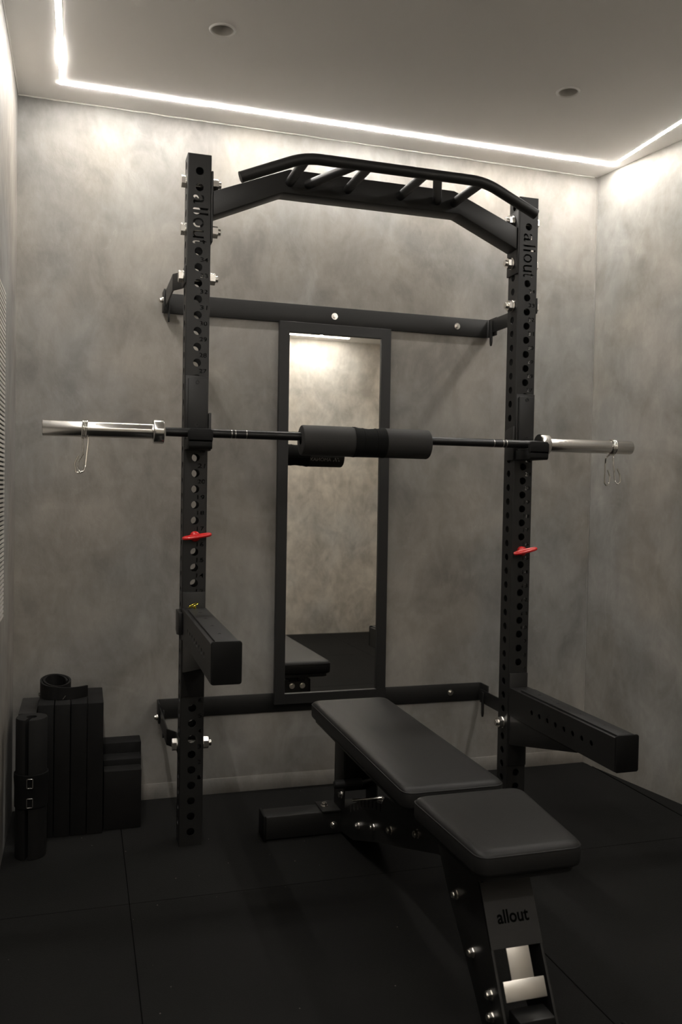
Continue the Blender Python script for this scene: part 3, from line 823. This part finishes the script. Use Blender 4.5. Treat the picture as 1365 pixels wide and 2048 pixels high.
    # front leg: two side plates, cover plate with the word, bright sliding strip
    lp = [(-.835, .366), (-1.060, .366), (-1.090, .318), (-1.104, .292), (-1.150, .206), (-1.208, .100), (-1.262, .004), (-1.190, .004), (-1.118, .028), (-1.060, .094), (-1.000, .156), (-.940, .218), (-.880, .296)]
    for x in (.478, .592):
        o = MB().prism(lp, 0, x, x+.006, .0008).build('leg_plate', PW, r, smooth=30)
        if x < .55:
            for y, z in ((-.983, .242), (-1.070, .156), (-1.158, .114), (-1.166, .072)):
                mb = MB(); mb.cyl((x, y, z), (x-.0025, y, z), .0115, 24); mb.cyl((x-.0025, y, z), (x-.011, y, z), .0095, 6); mb.cyl((x-.011, y, z), (x-.014, y, z), .006, 16)
                mb.build('bolt', 'zinc', o)
    ix0, ix1 = .4842, .5918
    cov = MB().prism([(-1.078, .314), (-1.092, .3185), (-1.1085, .290), (-1.1535, .2035), (-1.148, .2005), (-1.103, .287), (-1.088, .312)], 0, .478, .598, .0006).build('cover_plate', PW, r, smooth=0)
    def slope(u, v, lift):      # u across, v up the slope from the lower edge of the cover
        d = Vector((0, .045, .0865)).normalized(); nrm = Vector((0, -d.z, d.y))
        return Vector((u, -1.1535, .2035))+d*v+nrm*lift
    me = fit(text_mesh('allout', 1, 0, .022), .074, .027)
    mb = MB()
    for v in me.vertices: v.co = slope(.503+v.co.x, .046+v.co.y, .0006)
    mb.mesh(me); mb.build('lettering', 'painted_cut', cov, smooth=0)  # flat letters on the plate, dark of the openings put into their colour
    MB().box(ix0, ix1, -1.005, -.990, .19, .33, .001).build('cross_web', PD_, r)
    # bright strip, T shaped
    d = Vector((0, .045, .0865)).normalized()
    ang = atan2(.045, .0865)
    mb = MB()
    mb.box(-.026, .026, -.0015, .0015, -.002, .082, .0008)
    mb.box(-.047, .047, -.0035, .0015, -.036, .002, .001)
    mb.build('sliding_strip', 'stainless', r, M4=Matrix.Translation((.538, -1.1795, .1480)) @ Matrix.Rotation(-ang, 4, 'X'))
    MB().box(.500, .580, -1.24, -1.19, .02, .10, .004).build('leg_block', PD_, r)
    ff = MB().box(.36, .72, -1.335, -1.262, .004, .078, .004).build('front_foot', PW, r)
    for x0, x1 in ((.352, .362), (.718, .728)): MB().box(x0, x1, -1.337, -1.260, 0, .080, .003).build('foot_cap', 'cap', ff)
bench()

# ------------------------------------------------------------------ corner: slabs, spare pad, belt
def slab(x0, x1, y0, y1, z1, m, label, lean=0., grp='dark slabs standing in the corner'):
    o = MB().box(x0, x1, y0, y1, 0, z1, .003).build('storage_slab', m)
    return tag(o, label, 'slab', grp)
slab(-.5360, -.4800, .215, .428, .403, 'slab_grey', 'dark slab standing lowest in its row, behind the upright foam pad')
slab(-.4745, -.4245, .172, .390, .437, 'slab_b', 'tall black slab with the coiled end of the belt on it, next to the lowest one')
slab(-.4225, -.3735, .170, .390, .436, 'slab', 'tall black slab in the row under the middle of the belt, worn light front edge')
slab(-.3715, -.3215, .171, .390, .4365, 'slab_b', 'tall black slab under the free end of the belt')
slab(-.3195, -.2690, .170, .392, .436, 'slab', 'tall black slab at the end of the row, next to the short slabs')
slab(-.2655, -.1430, .190, .250, .198, 'slab', 'short dark slab in front of the other short ones beside the tall row', grp='short dark slabs by the tall row')
slab(-.2660, -.1400, .262, .335, .214, 'slab_b', 'short dark slab in the middle, between two others of its height', grp='short dark slabs by the tall row')
slab(-.2665, -.1350, .345, .425, .247, 'slab_b', 'short dark slab at the back against the wall, beside the tall row', grp='short dark slabs by the tall row')
def spare_pad():
    cx, cy, R, h = -.4860, .055, .0465, .432
    r = thing('foam_roll', (cx, cy, 0), 'upright dark foam roll with a hole and slit, strapped with metal rings', 'foam roll')
    b = bmesh.new(); n = 56; gap = radians(7); a0 = radians(-104)
    prof = []
    for i in range(n+1):
        a = a0+gap+(2*pi-2*gap)*i/n; prof.append((R*cos(a), R*sin(a)))
    inner = []
    gi = radians(20)
    for i in range(n+1):
        a = a0+gi+(2*pi-2*gi)*i/n; inner.append((.0155*cos(a), .0155*sin(a)))
    layers = [[[b.verts.new((cx+x*s, cy+y*s, z)) for x, y in prof] for s, z in ((.97, 0), (1, .004), (1, h-.004), (.97, h))], [[b.verts.new((cx+x, cy+y, z)) for x, y in inner] for z in (h, 0)]]
    rings = layers[0]+layers[1]
    for A, B in zip(rings, rings[1:]+rings[:1]):
        for i in range(n): b.faces.new((A[i], A[i+1], B[i+1], B[i]))
    for idx in (0, n):
        b.faces.new([q[idx] for q in rings])
    bmesh.ops.recalc_face_normals(b, faces=b.faces)
    mb = MB(); mb._merge(b); mb.build('foam', 'foam_roll', r, smooth=40)
    zs = MB().lathe([(.158, R+.0008), (.160, R+.0032), (.222, R+.0032), (.250, R+.005), (.262, R+.0045), (.264, R+.0008)], (cx, cy, 0), (0, 0, 1), 48).build('strap', 'elastic', r)
    for z in (.166, .226):
        f = Vector((-.02, -1, 0)).normalized(); c = Vector((cx, cy, 0))+f*(R+.0065)
        w = Vector((-f.y, f.x, 0))*.0085
        q = [c-w+Vector((0, 0, z)), c+w+Vector((0, 0, z)), c+w+Vector((0, 0, z+.028)), c-w+Vector((0, 0, z+.028))]
        MB().tube(q, .0017, 10, fil=.003, closed=True).build('strap_ring', 'chrome', zs)
spare_pad()
def belt():
    r = thing('lifting_belt', (-.41, .28, .437), 'coiled black lifting belt lying on top of the tall slabs', 'belt')
    pts = []; c = (-.421, .288)
    for i in range(64):
        a = radians(205)-2*pi*1.6*i/63; rr = .046-.00018*i
        rr += .004*sin(i*.3)
        pts.append((c[0]+rr*1.0*cos(a), c[1]+rr*1.05*sin(a)))
    # the outer turn runs on along the front and out as a free end
    e = pts[0]
    n = 22; tail = []
    for i in range(1, n+1):
        t = i/n
        a = radians(205)+radians(75)*min(1, t*2.2)
        if t < .45: tail.append((c[0]+.050*cos(a), c[1]+.053*sin(a)))
    px, py = tail[-1]
    for i in range(1, 15):
        t = i/14; tail.append((px+.098*t, py-.002+.030*t-.012*sin(pi*t)))
    path = pts[::-1]+tail
    z0 = [.4378+(.004 if False else 0)]*len(path); z1 = [.4378+.054+.26*(path[i][1]-c[1])*(1 if i < len(pts) else .5)-(.014*max(0, (i-len(pts))/len(tail))) for i in range(len(path))]
    MB().ribbon(path, .0035, z0, z1).build('strap', 'belt', r)
    MB().tube([(-.468, .246, .441), (-.474, .238, .455), (-.473, .237, .462)], .0022, 8).build('buckle_prong', 'chrome', r)
    MB().tube([(-.398, .222, .441), (-.389, .219, .453)], .0018, 8).build('buckle_frame', 'chrome', r)
belt()

# parts that look different from the rest of their thing
for o in bpy.data.objects:
    t = {'pull_ring': 'yellow metal pull ring', 'sliding_strip': 'bright steel strip', 'centre_band': 'black elastic centre band', 'sleeve': 'bright steel sleeve',
         'strap_ring': 'shiny metal strap ring', 'mirror_glass': 'mirror glass', 'shaft': 'black bar shaft'}.get(o.name.split('.')[0])
    if t and o.parent: o['label'] = t
